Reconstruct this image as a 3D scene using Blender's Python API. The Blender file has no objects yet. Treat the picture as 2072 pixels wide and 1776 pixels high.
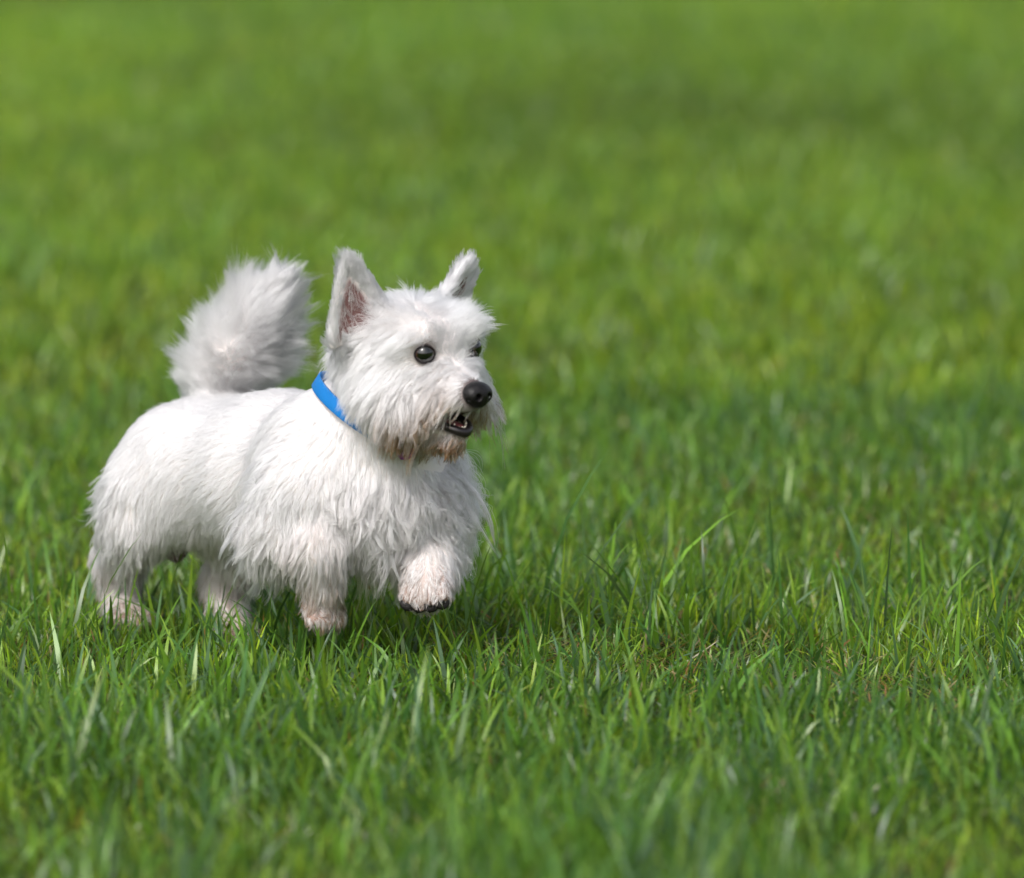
import bpy, math, random
import numpy as np
from mathutils import Vector
from mathutils.kdtree import KDTree

rng = np.random.default_rng(7)
random.seed(7)
scene = bpy.context.scene
COL = scene.collection
R = math.radians

# ------------------------------------------------------------------ camera
W, H = 2072.0, 1776.0               # working pixel grid used while measuring the photograph
CAM = np.array([0.0, -6.5, 1.20])
AIM = np.array([0.0, 0.0, 0.231])
DIST = float(np.linalg.norm(AIM - CAM))
FRAME_W = 1.10                      # width of the frame at the dog, metres
cam_d = bpy.data.cameras.new('camera')
cam = bpy.data.objects.new('camera', cam_d)
COL.objects.link(cam)
cam.location = CAM
cam.rotation_euler = Vector(AIM - CAM).to_track_quat('-Z', 'Y').to_euler()
cam_d.sensor_width = 36.0
cam_d.lens = 36.0 * DIST / FRAME_W
cam_d.clip_end = 3000.0
cam_d.dof.use_dof = True
cam_d.dof.focus_distance = DIST - 0.13
cam_d.dof.aperture_fstop = 3.1
cam_d.dof.aperture_blades = 9
scene.camera = cam

# ------------------------------------------------------------------ world, sun, exposure
SUN_EL, SUN_AZ = R(46), R(-112)     # soft light, high, a little from the left and behind the camera
world = bpy.data.worlds.new('World')
scene.world = world
world.use_nodes = True
wn = world.node_tree
wn.nodes.clear()
wo = wn.nodes.new('ShaderNodeOutputWorld')
bg = wn.nodes.new('ShaderNodeBackground')
sky = wn.nodes.new('ShaderNodeTexSky')
sky.sky_type = 'NISHITA'
sky.sun_disc = False
sky.sun_elevation = SUN_EL
sky.sun_rotation = R(90) - SUN_AZ
sky.air_density = 1.0
sky.dust_density = 4.0
sky.ozone_density = 1.0
hs = wn.nodes.new('ShaderNodeHueSaturation')   # thin even cloud takes most of the blue out
hs.inputs['Saturation'].default_value = 0.42
wn.links.new(sky.outputs['Color'], hs.inputs['Color'])
wn.links.new(hs.outputs['Color'], bg.inputs['Color'])
bg.inputs['Strength'].default_value = 0.14
wn.links.new(bg.outputs['Background'], wo.inputs['Surface'])

sun_d = bpy.data.lights.new('sun', 'SUN')
sun_d.energy = 1.5
sun_d.angle = R(14)
sun_d.color = (1.0, 0.98, 0.95)
sun = bpy.data.objects.new('sun', sun_d)
COL.objects.link(sun)
sd = Vector((math.cos(SUN_EL) * math.cos(SUN_AZ), math.cos(SUN_EL) * math.sin(SUN_AZ), math.sin(SUN_EL)))
sun.rotation_euler = sd.to_track_quat('Z', 'Y').to_euler()
sun.location = (0, 0, 20)

vs = scene.view_settings
vs.view_transform = 'Standard'
vs.look = 'None'
vs.gamma = 1.0
vs.use_curve_mapping = False
vs.exposure = 0.50

cy = scene.cycles
cy.use_denoising = True
try:
    cy.denoiser = 'OPENIMAGEDENOISE'
    cy.denoising_input_passes = 'RGB_ALBEDO_NORMAL'
    cy.denoising_prefilter = 'ACCURATE'
except Exception:
    pass
cy.max_bounces = 14
cy.diffuse_bounces = 4
cy.glossy_bounces = 10
cy.transmission_bounces = 12
cy.transparent_max_bounces = 8
cy.sample_clamp_indirect = 6.0
scene.cycles_curves.shape = 'RIBBONS'
scene.cycles_curves.subdivisions = 2


# ------------------------------------------------------------------ helpers
def nrm(v):
    v = np.asarray(v, float)
    return v / (np.linalg.norm(v, axis=-1, keepdims=True) + 1e-12)


_f = nrm(AIM - CAM)
_r = nrm(np.cross(_f, (0, 0, 1)))
_u = np.cross(_r, _f)


def P(px, py, y):
    """a measured point of the photograph, placed at real depth y"""
    k = FRAME_W / DIST / W
    d = _f + _r * ((px - W / 2) * k) + _u * ((H / 2 - py) * k)
    return CAM + d * ((y - CAM[1]) / d[1])


def new_mat(name):
    m = bpy.data.materials.new(name)
    m.use_nodes = True
    nt = m.node_tree
    nt.nodes.clear()
    out = nt.nodes.new('ShaderNodeOutputMaterial')
    return m, nt, out


def simple_mat(name, col, rough=0.5, spec=0.5, coat=0.0, noise=0.0, nscale=200.0, bump=0.0):
    m, nt, out = new_mat(name)
    b = nt.nodes.new('ShaderNodeBsdfPrincipled')
    b.inputs['Base Color'].default_value = (*col, 1)
    b.inputs['Roughness'].default_value = rough
    b.inputs['Specular IOR Level'].default_value = spec
    b.inputs['Coat Weight'].default_value = coat
    b.inputs['Coat Roughness'].default_value = 0.03
    if noise or bump:
        tc = nt.nodes.new('ShaderNodeTexCoord')
        n = nt.nodes.new('ShaderNodeTexNoise')
        n.inputs['Scale'].default_value = nscale
        n.inputs['Detail'].default_value = 4
        nt.links.new(tc.outputs['Object'], n.inputs['Vector'])
        if noise:
            mx = nt.nodes.new('ShaderNodeMix')
            mx.data_type = 'RGBA'
            mx.inputs['A'].default_value = (*[c * (1 - noise) for c in col], 1)
            mx.inputs['B'].default_value = (*[min(1, c * (1 + noise)) for c in col], 1)
            nt.links.new(n.outputs['Fac'], mx.inputs['Factor'])
            nt.links.new(mx.outputs['Result'], b.inputs['Base Color'])
        if bump:
            bp = nt.nodes.new('ShaderNodeBump')
            bp.inputs['Strength'].default_value = bump
            bp.inputs['Distance'].default_value = 0.001
            nt.links.new(n.outputs['Fac'], bp.inputs['Height'])
            nt.links.new(bp.outputs['Normal'], b.inputs['Normal'])
    nt.links.new(b.outputs['BSDF'], out.inputs['Surface'])
    return m


def mesh_obj(name, verts, faces, mat, parent=None, smooth=True):
    me = bpy.data.meshes.new(name)
    me.from_pydata([tuple(v) for v in verts], [], [tuple(int(i) for i in f) for f in faces])
    me.materials.append(mat)
    if smooth:
        me.polygons.foreach_set('use_smooth', np.ones(len(me.polygons), bool))
    me.update()
    o = bpy.data.objects.new(name, me)
    COL.objects.link(o)
    if parent is not None:
        o.parent = parent
    return o


def vnoise(p, freq, seed=0):
    """smooth value noise, numpy, 2D or 3D points -> -1..1"""
    p = np.asarray(p, float) * freq + 37.7 * seed + 1000.0
    if p.shape[1] == 2:
        p = np.c_[p, np.full(len(p), 5.5)]
    i = np.floor(p).astype(np.int64)
    f = p - i
    f = f * f * (3 - 2 * f)
    res = 0
    for dx in (0, 1):
        for dy in (0, 1):
            for dz in (0, 1):
                h = ((i[:, 0] + dx) * 374761393 + (i[:, 1] + dy) * 668265263 + (i[:, 2] + dz) * 2147483647 + seed * 144665) & 0x7fffffff
                h = (h ^ (h >> 13)) * 1274126177 & 0x7fffffff
                h = (h ^ (h >> 16)) & 0xffff
                w = (f[:, 0] if dx else 1 - f[:, 0]) * (f[:, 1] if dy else 1 - f[:, 1]) * (f[:, 2] if dz else 1 - f[:, 2])
                res = res + w * (h / 32767.5 - 1)
    return res


# ------------------------------------------------------------------ ground
def ground_z(x, y):
    p = np.c_[x, y]
    fade = np.clip((np.hypot(x, y) - 0.6) / 1.5, 0, 1)
    return 0.006 * vnoise(p, 2.2, 1) + fade * 0.03 * vnoise(p, 0.45, 2)


def build_ground():
    ax = np.concatenate([[-900, -300, -100, -40, -20, -12, -8], np.arange(-5, 5.01, 0.2), [8, 12, 20, 40, 100, 300, 900]])
    ay = np.concatenate([[-900, -300, -100, -40, -20, -12, -8], np.arange(-5, 16.01, 0.2), [20, 28, 45, 100, 300, 900]])
    X, Y = np.meshgrid(ax, ay, indexing='ij')
    Z = ground_z(X.ravel(), Y.ravel())
    V = np.c_[X.ravel(), Y.ravel(), Z]
    n = len(ay)
    F = [(i * n + j, (i + 1) * n + j, (i + 1) * n + j + 1, i * n + j + 1) for i in range(len(ax) - 1) for j in range(n - 1)]
    m, nt, out = new_mat('soil_and_turf')
    b = nt.nodes.new('ShaderNodeBsdfPrincipled')
    b.inputs['Roughness'].default_value = 0.95
    b.inputs['Specular IOR Level'].default_value = 0.1
    tc = nt.nodes.new('ShaderNodeTexCoord')
    n1 = nt.nodes.new('ShaderNodeTexNoise'); n1.inputs['Scale'].default_value = 26; n1.inputs['Detail'].default_value = 6
    n2 = nt.nodes.new('ShaderNodeTexNoise'); n2.inputs['Scale'].default_value = 1.3; n2.inputs['Detail'].default_value = 3
    r1 = nt.nodes.new('ShaderNodeValToRGB')
    r1.color_ramp.elements[0].position = 0.35; r1.color_ramp.elements[0].color = (0.022, 0.028, 0.010, 1)
    r1.color_ramp.elements[1].position = 0.7; r1.color_ramp.elements[1].color = (0.055, 0.075, 0.020, 1)
    r2 = nt.nodes.new('ShaderNodeValToRGB')
    r2.color_ramp.elements[0].position = 0.42; r2.color_ramp.elements[0].color = (0.045, 0.090, 0.016, 1)
    r2.color_ramp.elements[1].position = 0.62; r2.color_ramp.elements[1].color = (0.075, 0.125, 0.022, 1)
    mx = nt.nodes.new('ShaderNodeMix'); mx.data_type = 'RGBA'
    sep = nt.nodes.new('ShaderNodeSeparateXYZ')
    mr = nt.nodes.new('ShaderNodeMapRange')      # beyond the modelled blades the sheet itself is turf
    mr.inputs['From Min'].default_value = 9; mr.inputs['From Max'].default_value = 15
    nt.links.new(tc.outputs['Object'], n1.inputs['Vector']); nt.links.new(tc.outputs['Object'], n2.inputs['Vector'])
    nt.links.new(tc.outputs['Object'], sep.inputs['Vector']); nt.links.new(sep.outputs['Y'], mr.inputs['Value'])
    nt.links.new(n1.outputs['Fac'], r1.inputs['Fac']); nt.links.new(n2.outputs['Fac'], r2.inputs['Fac'])
    nt.links.new(mr.outputs['Result'], mx.inputs['Factor'])
    nt.links.new(r1.outputs['Color'], mx.inputs['A']); nt.links.new(r2.outputs['Color'], mx.inputs['B'])
    nt.links.new(mx.outputs['Result'], b.inputs['Base Color'])
    bp = nt.nodes.new('ShaderNodeBump'); bp.inputs['Strength'].default_value = 0.8; bp.inputs['Distance'].default_value = 0.01
    nt.links.new(n1.outputs['Fac'], bp.inputs['Height']); nt.links.new(bp.outputs['Normal'], b.inputs['Normal'])
    nt.links.new(b.outputs['BSDF'], out.inputs['Surface'])
    o = mesh_obj('ground', V, F, m)
    o['kind'] = 'structure'
    o['label'] = 'dark soil and turf under the lawn'
    o['category'] = 'ground'
    return o


# ------------------------------------------------------------------ grass
def grass_material():
    m, nt, out = new_mat('grass_blade')
    at = nt.nodes.new('ShaderNodeAttribute'); at.attribute_name = 'blade_col'
    b = nt.nodes.new('ShaderNodeBsdfPrincipled')
    b.inputs['Roughness'].default_value = 0.36
    b.inputs['Specular IOR Level'].default_value = 0.75
    tr = nt.nodes.new('ShaderNodeBsdfTranslucent')
    mul = nt.nodes.new('ShaderNodeMix'); mul.data_type = 'RGBA'; mul.blend_type = 'MULTIPLY'
    mul.inputs['Factor'].default_value = 1.0
    mul.inputs['B'].default_value = (1.30, 1.20, 0.60, 1)
    # instances vary a little as a whole
    at2 = nt.nodes.new('ShaderNodeAttribute'); at2.attribute_name = 'patch_tint'; at2.attribute_type = 'INSTANCER'
    ad = nt.nodes.new('ShaderNodeMath'); ad.operation = 'ADD'; ad.inputs[1].default_value = 1.0
    nt.links.new(at2.outputs['Fac'], ad.inputs[0])
    tint = nt.nodes.new('ShaderNodeVectorMath'); tint.operation = 'SCALE'
    at3 = nt.nodes.new('ShaderNodeAttribute'); at3.attribute_name = 'patch_warm'; at3.attribute_type = 'INSTANCER'
    wm = nt.nodes.new('ShaderNodeMix'); wm.data_type = 'RGBA'
    wm.inputs['A'].default_value = (1, 1, 1, 1); wm.inputs['B'].default_value = (1.18, 1.06, 0.90, 1)
    nt.links.new(at3.outputs['Fac'], wm.inputs['Factor'])
    wmul = nt.nodes.new('ShaderNodeMix'); wmul.data_type = 'RGBA'; wmul.blend_type = 'MULTIPLY'; wmul.inputs['Factor'].default_value = 1.0
    nt.links.new(at.outputs['Color'], wmul.inputs['A']); nt.links.new(wm.outputs['Result'], wmul.inputs['B'])
    nt.links.new(wmul.outputs['Result'], tint.inputs[0]); nt.links.new(ad.outputs[0], tint.inputs['Scale'])
    mix = nt.nodes.new('ShaderNodeMixShader'); mix.inputs['Fac'].default_value = 0.48
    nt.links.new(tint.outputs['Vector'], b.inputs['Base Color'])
    nt.links.new(tint.outputs['Vector'], mul.inputs['A'])
    nt.links.new(mul.outputs['Result'], tr.inputs['Color'])
    nt.links.new(b.outputs['BSDF'], mix.inputs[1]); nt.links.new(tr.outputs['BSDF'], mix.inputs[2])
    nt.links.new(mix.outputs['Shader'], out.inputs['Surface'])
    return m


PALETTE = np.array([[0.125, 0.245, 0.024], [0.175, 0.320, 0.026], [0.080, 0.180, 0.034], [0.120, 0.205, 0.075],
                    [0.270, 0.390, 0.034], [0.058, 0.135, 0.020]])
DEAD = np.array([[0.36, 0.27, 0.10], [0.30, 0.16, 0.06], [0.40, 0.35, 0.17], [0.22, 0.22, 0.07]])


def blades_mesh(name, root, height, width, az, lean, curve, col, mat):
    """one mesh of many blades: nine vertices each"""
    n = len(root)
    ts = np.array([0.0, 0.28, 0.58, 0.84])
    ws = np.array([0.75, 1.0, 0.82, 0.45])
    d = np.c_[np.cos(az), np.sin(az), np.zeros(n)]           # direction the blade bends towards
    tw = az + rng.normal(0, 0.9, n) + math.pi / 2
    s = np.c_[np.cos(tw), np.sin(tw), np.zeros(n)]           # across the blade
    V = np.empty((n, 9, 3), np.float32)

    def mid(t):
        a = lean + curve * t                                   # angle from vertical, grows along the blade
        am = lean + curve * t * 0.5
        return root + (d * (np.sin(am) * t * height)[:, None]) + np.c_[np.zeros(n), np.zeros(n), np.cos(am) * t * height]
    twist = rng.normal(0, 0.7, n)
    for k in range(4):
        c, sn = np.cos(twist * ts[k]), np.sin(twist * ts[k])
        sk = s * c[:, None] + np.cross(np.array([0, 0, 1.0]), s) * sn[:, None]
        m_ = mid(ts[k])
        V[:, 2 * k] = m_ - sk * (width * ws[k] * 0.5)[:, None]
        V[:, 2 * k + 1] = m_ + sk * (width * ws[k] * 0.5)[:, None]
    V[:, 8] = mid(1.0)
    base = (np.arange(n) * 9)[:, None]
    quads = np.array([[0, 1, 3, 2], [2, 3, 5, 4], [4, 5, 7, 6]])
    Q = (base[:, :, None] + quads[None]).reshape(n, 12)
    T = base + np.array([[6, 7, 8]])
    loops = np.concatenate([Q, T], 1).ravel()
    me = bpy.data.meshes.new(name)
    me.vertices.add(n * 9)
    me.vertices.foreach_set('co', V.ravel())
    me.loops.add(len(loops))
    me.loops.foreach_set('vertex_index', loops.astype(np.int32))
    me.polygons.add(n * 4)
    st = (np.arange(n)[:, None] * 15 + np.array([[0, 4, 8, 12]])).ravel()
    me.polygons.foreach_set('loop_start', st.astype(np.int32))
    me.polygons.foreach_set('use_smooth', np.ones(n * 4, bool))
    me.update(calc_edges=True)
    at = me.attributes.new('blade_col', 'FLOAT_COLOR', 'POINT')
    C = np.ones((n, 9, 4), np.float32)
    grad = np.array([0.62, 0.62, 0.9, 0.9, 1.05, 1.05, 1.1, 1.1, 1.15])[None, :, None]   # blade colour darker at the base, brighter towards the tip
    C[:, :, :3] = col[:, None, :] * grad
    at.data.foreach_set('color', C.ravel())
    me.materials.append(mat)
    return me


def blade_params(n, x, y, hscale):
    pt = np.c_[x, y]
    tuft = vnoise(pt, 7.0, 3) * 0.5 + vnoise(pt, 2.6, 4) * 0.5
    big_ = rng.random(n) < np.clip(0.30 + 0.75 * tuft, 0.05, 0.85)
    h = hscale * np.exp(rng.normal(0, 0.30, n)) * (1 + 0.40 * tuft) * np.where(big_, 1.38, 0.74)
    tall = rng.random(n) < 0.035
    h[tall] *= rng.uniform(1.3, 1.8, tall.sum())
    h = np.clip(h, 0.012, 0.15)
    w = rng.uniform(0.0023, 0.0046, n) * (0.75 + 0.35 * np.clip(h / 0.07, 0.3, 1.6))
    w *= np.where(big_, 1.12, 0.80)
    az = rng.uniform(0, 2 * math.pi, n)
    lean = np.abs(rng.normal(0.10, 0.22, n))
    curve = np.abs(rng.normal(0.55, 0.55, n))
    flop = rng.random(n) < 0.15
    curve[flop] += rng.uniform(0.7, 1.4, flop.sum())
    pick = rng.choice(6, n, p=[.26, .24, .16, .12, .14, .08])
    col = PALETTE[pick] * np.exp(rng.normal(0, 0.24, n))[:, None]
    patch = vnoise(pt, 1.1, 8) * 0.6 + vnoise(pt, 4.0, 9) * 0.4
    col *= (1 + patch[:, None] * np.array([0.38, 0.24, 0.10]))
    col *= np.where(big_[:, None], np.array([[0.80, 0.90, 1.12]]), np.array([[1.18, 1.10, 0.92]]))
    dead = rng.random(n) < 0.040 + 0.04 * np.clip(-tuft, 0, 1)
    col[dead] = DEAD[rng.integers(0, 4, dead.sum())] * rng.uniform(0.7, 1.2, dead.sum())[:, None]
    h[dead] = np.minimum(h[dead] * 0.7, .038); w[dead] *= .75
    return h, w, az, lean, curve, col


def build_grass(avoid):
    mat = grass_material()
    # near lawn: every blade modelled
    x0, x1, y0, y1 = -1.25, 1.25, -1.75, 1.9
    n = int((x1 - x0) * (y1 - y0) * 15500)
    x = rng.uniform(x0, x1, n); y = rng.uniform(y0, y1, n)
    keep = np.ones(n, bool)
    for (ax_, ay_, ar) in avoid:
        keep &= np.hypot(x - ax_, y - ay_) > ar
    for (sx, sy, sr, pr) in SPARSE:
        dd = np.hypot((x - sx), (y - sy) * 0.8) / sr
        keep &= ~((dd < 1) & (rng.random(n) < pr * (1 - dd * dd)))
    x, y = x[keep], y[keep]
    n = len(x)
    h, w, az, lean, curve, col = blade_params(n, x, y, np.interp(y, [-1.7, -.5, 0, .5, 1.9], [.046, .042, .038, .032, .029]))
    for (sx, sy, sr, pr) in SPARSE:
        dd = np.hypot((x - sx), (y - sy) * 0.8) / sr
        h *= 1 - 0.55 * pr * np.clip(1.2 - dd, 0, 1)
    for (sx, sy, rx, ry, k) in TALL:
        h *= 1 + k * np.exp(-((x - sx) / rx) ** 2 - ((y - sy) / ry) ** 2)
    near_k = np.clip((1.9 - y) / 1.6, 0, 1)[:, None]          # the turf by the dog is a cooler, darker green
    col *= 1 + near_k * (np.array([1.02, 1.01, 1.0]) - 1)
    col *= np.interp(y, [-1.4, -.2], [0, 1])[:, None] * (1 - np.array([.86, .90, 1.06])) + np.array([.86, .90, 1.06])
    # thatch: short dry blades lying on the soil, thickest where the turf is thin
    k = 5200
    lx = rng.uniform(x0, x1, k); ly = rng.uniform(y0, y1, k)
    for (sx, sy, sr, pr) in SPARSE:
        a_ = rng.uniform(0, 6.283, 420); r_ = sr * 1.1 * np.sqrt(rng.random(420))
        lx = np.r_[lx, sx + r_ * np.cos(a_)]; ly = np.r_[ly, sy + 1.2 * r_ * np.sin(a_)]
    k = len(lx)
    x = np.r_[x, lx]; y = np.r_[y, ly]
    h = np.r_[h, rng.uniform(.018, .050, k)]; w = np.r_[w, rng.uniform(.0014, .0032, k)]
    az = np.r_[az, rng.uniform(0, 6.283, k)]; lean = np.r_[lean, rng.uniform(1.0, 1.42, k)]; curve = np.r_[curve, rng.uniform(-.2, .2, k)]
    lc = DEAD[rng.integers(0, 4, k)] * rng.uniform(.6, 1.2, k)[:, None]
    gr_ = rng.random(k) < .45
    lc[gr_] = PALETTE[rng.integers(0, 6, gr_.sum())] * 1.1
    col = np.r_[col, lc]
    root = np.c_[x, y, ground_z(x, y) - 0.002 + np.r_[np.zeros(n), rng.uniform(.004, .014, k)]]
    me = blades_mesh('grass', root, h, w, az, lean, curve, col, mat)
    o = bpy.data.objects.new('grass', me)
    COL.objects.link(o)
    o['kind'] = 'stuff'
    o['label'] = 'uneven green lawn grass blades around the running dog'
    o['category'] = 'grass'

    # farther lawn: instanced tufts
    protos = bpy.data.collections.new('tuft_shapes')
    for k in range(10):
        m = 120
        rr = 0.075 * np.sqrt(rng.random(m)); ang = rng.uniform(0, 2 * math.pi, m)
        px_, py_ = rr * np.cos(ang), rr * np.sin(ang)
        h, w, az, lean, curve, col = blade_params(m, px_ + k * 3.1, py_ + k * 1.7, 0.034)
        w *= 1.15
        col *= np.array([1.20, 1.13, 0.85])
        me = blades_mesh('tuft_shape', np.c_[px_, py_, np.zeros(m)], h, w, az, lean, curve, col, mat)
        protos.objects.link(bpy.data.objects.new('tuft_shape', me))
    pts = []
    sp = 0.092

    def zone(xa, xb, ya, yb, s):
        gx, gy = np.meshgrid(np.arange(xa, xb, s), np.arange(ya, yb, s), indexing='ij')
        p = np.c_[gx.ravel(), gy.ravel()] + rng.uniform(-s / 2, s / 2, (gx.size, 2))
        return p
    p = zone(-10, 10, -3.6, 18.0, sp)
    half = 2.4 + (p[:, 1] + 6.5) * 0.30
    ins = (np.abs(p[:, 0]) < half)
    near = (p[:, 0] > x0 + 0.02) & (p[:, 0] < x1 - 0.02) & (p[:, 1] > y0 + 0.02) & (p[:, 1] < y1 - 0.02)
    p = p[ins & ~near]
    z = ground_z(p[:, 0], p[:, 1])
    me = bpy.data.meshes.new('distant_grass')
    me.from_pydata([(a, b, c) for a, b, c in np.c_[p, z - 0.003]], [], [])
    k = len(p)
    for nm, vals in (('rot', rng.uniform(0, 6.283, k)),
                     ('size', 0.95 * np.exp(rng.normal(0, 0.12, k)) * (1 + 0.25 * vnoise(p, 1.4, 12))),
                     ('patch_tint', 0.26 * vnoise(p, 0.55, 14) + 0.20 * vnoise(p, 2.3, 15)),
                     ('patch_warm', np.clip(0.5 + 0.6 * vnoise(p, 0.8, 16) + 0.4 * vnoise(p, 3.1, 17), 0, 1))):
        a = me.attributes.new(nm, 'FLOAT', 'POINT')
        a.data.foreach_set('value', vals.astype(np.float32))
    far = bpy.data.objects.new('distant_grass', me)
    COL.objects.link(far)
    far['kind'] = 'stuff'
    far['label'] = 'blurred green lawn stretching away behind the dog'
    far['category'] = 'grass'
    me.materials.append(mat)
    ng = bpy.data.node_groups.new('scatter_tufts', 'GeometryNodeTree')
    ng.interface.new_socket('Geometry', in_out='INPUT', socket_type='NodeSocketGeometry')
    ng.interface.new_socket('Geometry', in_out='OUTPUT', socket_type='NodeSocketGeometry')
    gi = ng.nodes.new('NodeGroupInput'); go = ng.nodes.new('NodeGroupOutput')
    iop = ng.nodes.new('GeometryNodeInstanceOnPoints')
    ci = ng.nodes.new('GeometryNodeCollectionInfo')
    ci.inputs['Collection'].default_value = protos
    ci.inputs['Separate Children'].default_value = True
    ci.inputs['Reset Children'].default_value = True
    iop.inputs['Pick Instance'].default_value = True
    ri = ng.nodes.new('FunctionNodeRandomValue'); ri.data_type = 'INT'
    ri.inputs['Min'].default_value if False else None
    for s_ in ri.inputs:
        if s_.type == 'INT' and s_.name == 'Min': s_.default_value = 0
        if s_.type == 'INT' and s_.name == 'Max': s_.default_value = 9

    def named(nm):
        nd = ng.nodes.new('GeometryNodeInputNamedAttribute'); nd.data_type = 'FLOAT'
        nd.inputs['Name'].default_value = nm
        return [s for s in nd.outputs if s.enabled and s.name == 'Attribute'][0]
    cx = ng.nodes.new('ShaderNodeCombineXYZ')
    ng.links.new(named('rot'), cx.inputs['Z'])
    ng.links.new(gi.outputs[0], iop.inputs['Points'])
    ng.links.new(ci.outputs[0], iop.inputs['Instance'])
    ng.links.new([s for s in ri.outputs if s.enabled and s.type == 'INT'][0], iop.inputs['Instance Index'])
    ng.links.new(cx.outputs[0], iop.inputs['Rotation'])
    ng.links.new(named('size'), iop.inputs['Scale'])
    ng.links.new(iop.outputs[0], go.inputs[0])
    md = far.modifiers.new('scatter', 'NODES')
    md.node_group = ng


def _g(px, py):
    """ground point seen at a measured pixel"""
    d = P(px, py, 0.0) - CAM
    return CAM + d * (-CAM[2] / d[2])


# thin and thick places in the turf: x, y, radius, thinning / x, y, radii, extra height
SPARSE = [(*_g(1500, 1370)[:2], .16, .60), (*_g(1850, 1440)[:2], .11, .75), (*_g(1150, 1330)[:2], .12, .3)]
TALL = [(*_g(1720, 1290)[:2], .16, .10, .55), (*_g(1100, 1270)[:2], .14, .10, .45), (*_g(1330, 1290)[:2], .10, .10, .35), (*_g(350, 1315)[:2], .22, .06, .30), (*_g(660, 1330)[:2], .08, .05, .30), (*_g(160, 1330)[:2], .07, .06, .35), (*_g(2000, 1330)[:2], .14, .12, .5)]
FUR = 1.0
# ------------------------------------------------------------------ implicit shapes -> one continuous mesh
class Prim:
    """tapered capsule / ellipsoid / ear shell with the coat that grows on it"""
    def __init__(s, kind, k=0.02, flow=(0, 0, -1), length=0.02, lift=0.25, grav=0.3, clump=0.6, dens=1.0, tint=0.0, tag='body', **g):
        s.kind, s.k, s.tag, s.g = kind, k, tag, g
        s.att = np.array([*flow, length, lift, grav, clump, dens, tint], float)

    def bounds(s):
        g = s.g
        if s.kind == 'cap':
            r = max(g['ra'], g['rb'])
            return np.minimum(g['a'], g['b']) - r, np.maximum(g['a'], g['b']) + r
        if s.kind == 'ell':
            r = max(g['rad'])
            return g['c'] - r, g['c'] + r
        L = g['L'] + 0.035
        return g['c'] - L, g['c'] + L

    def dist(s, p):
        g = s.g
        if s.kind == 'cap':
            a, b = g['a'].astype(p.dtype), g['b'].astype(p.dtype)
            ab = b - a
            t = np.clip(((p - a) @ ab) / (ab @ ab), 0, 1)
            q = p - a - t[..., None] * ab
            return np.sqrt((q * q).sum(-1)) - (g['ra'] + (g['rb'] - g['ra']) * t)
        if s.kind == 'ell':
            q = (p - g['c'].astype(p.dtype)) @ g['M'].T.astype(p.dtype)      # rows of M: local axes
            rad = np.array(g['rad'], p.dtype)
            k0 = np.sqrt(((q / rad) ** 2).sum(-1))
            k1 = np.sqrt(((q / rad ** 2) ** 2).sum(-1)) + 1e-9
            return k0 * (k0 - 1) / k1
        q = (p - g['c'].astype(p.dtype)) @ g['M'].T.astype(p.dtype)          # ear: across, facing, along
        t = np.clip(q[..., 2] / g['L'], 0, 1)
        w = g['w'] * np.power(np.clip(1 - t, 0, 1), 0.60) + 0.003
        th = 0.0030
        cup = g['cup'] * (q[..., 0] ** 2) / 0.03 - 0.15 * g['cup'] * t
        dx = np.maximum(np.abs(q[..., 0]) - w + th, 0)
        dy = np.maximum(np.abs(q[..., 1] - cup) - 0.001, 0)
        dz = np.maximum(np.maximum(-q[..., 2], q[..., 2] - g['L']), 0)
        return (np.sqrt(dx * dx + dy * dy + dz * dz) - th) * 0.85


def smin(a, b, k):
    h = np.maximum(k - np.abs(a - b), 0) / k
    return np.minimum(a, b) - h * h * k * 0.25


def smax(a, b, k):
    return -smin(-a, -b, k)


def sdf_grid(prims, cuts, h, pad=0.02):
    lo = np.min([p.bounds()[0] for p in prims], 0) - pad
    hi = np.max([p.bounds()[1] for p in prims], 0) + pad
    n = np.ceil((hi - lo) / h).astype(int) + 1
    D = np.full(n, 0.05, np.float32)

    def sub(p, m):
        a, b = p.bounds()
        i0 = np.clip(np.floor((a - m - lo) / h).astype(int), 0, n)
        i1 = np.clip(np.ceil((b + m - lo) / h).astype(int) + 1, 0, n)
        sl = tuple(slice(i0[q], i1[q]) for q in range(3))
        ax = [(lo[q] + h * np.arange(i0[q], i1[q])).astype(np.float32) for q in range(3)]
        g = np.stack(np.meshgrid(*ax, indexing='ij'), -1)
        return sl, p.dist(g).astype(np.float32)
    for p in prims:
        sl, d = sub(p, 0.045)
        D[sl] = smin(D[sl], d, p.k)
    for p in cuts:
        sl, d = sub(p, 0.02)
        D[sl] = smax(D[sl], -d, p.k)
    return D, lo, h


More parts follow.
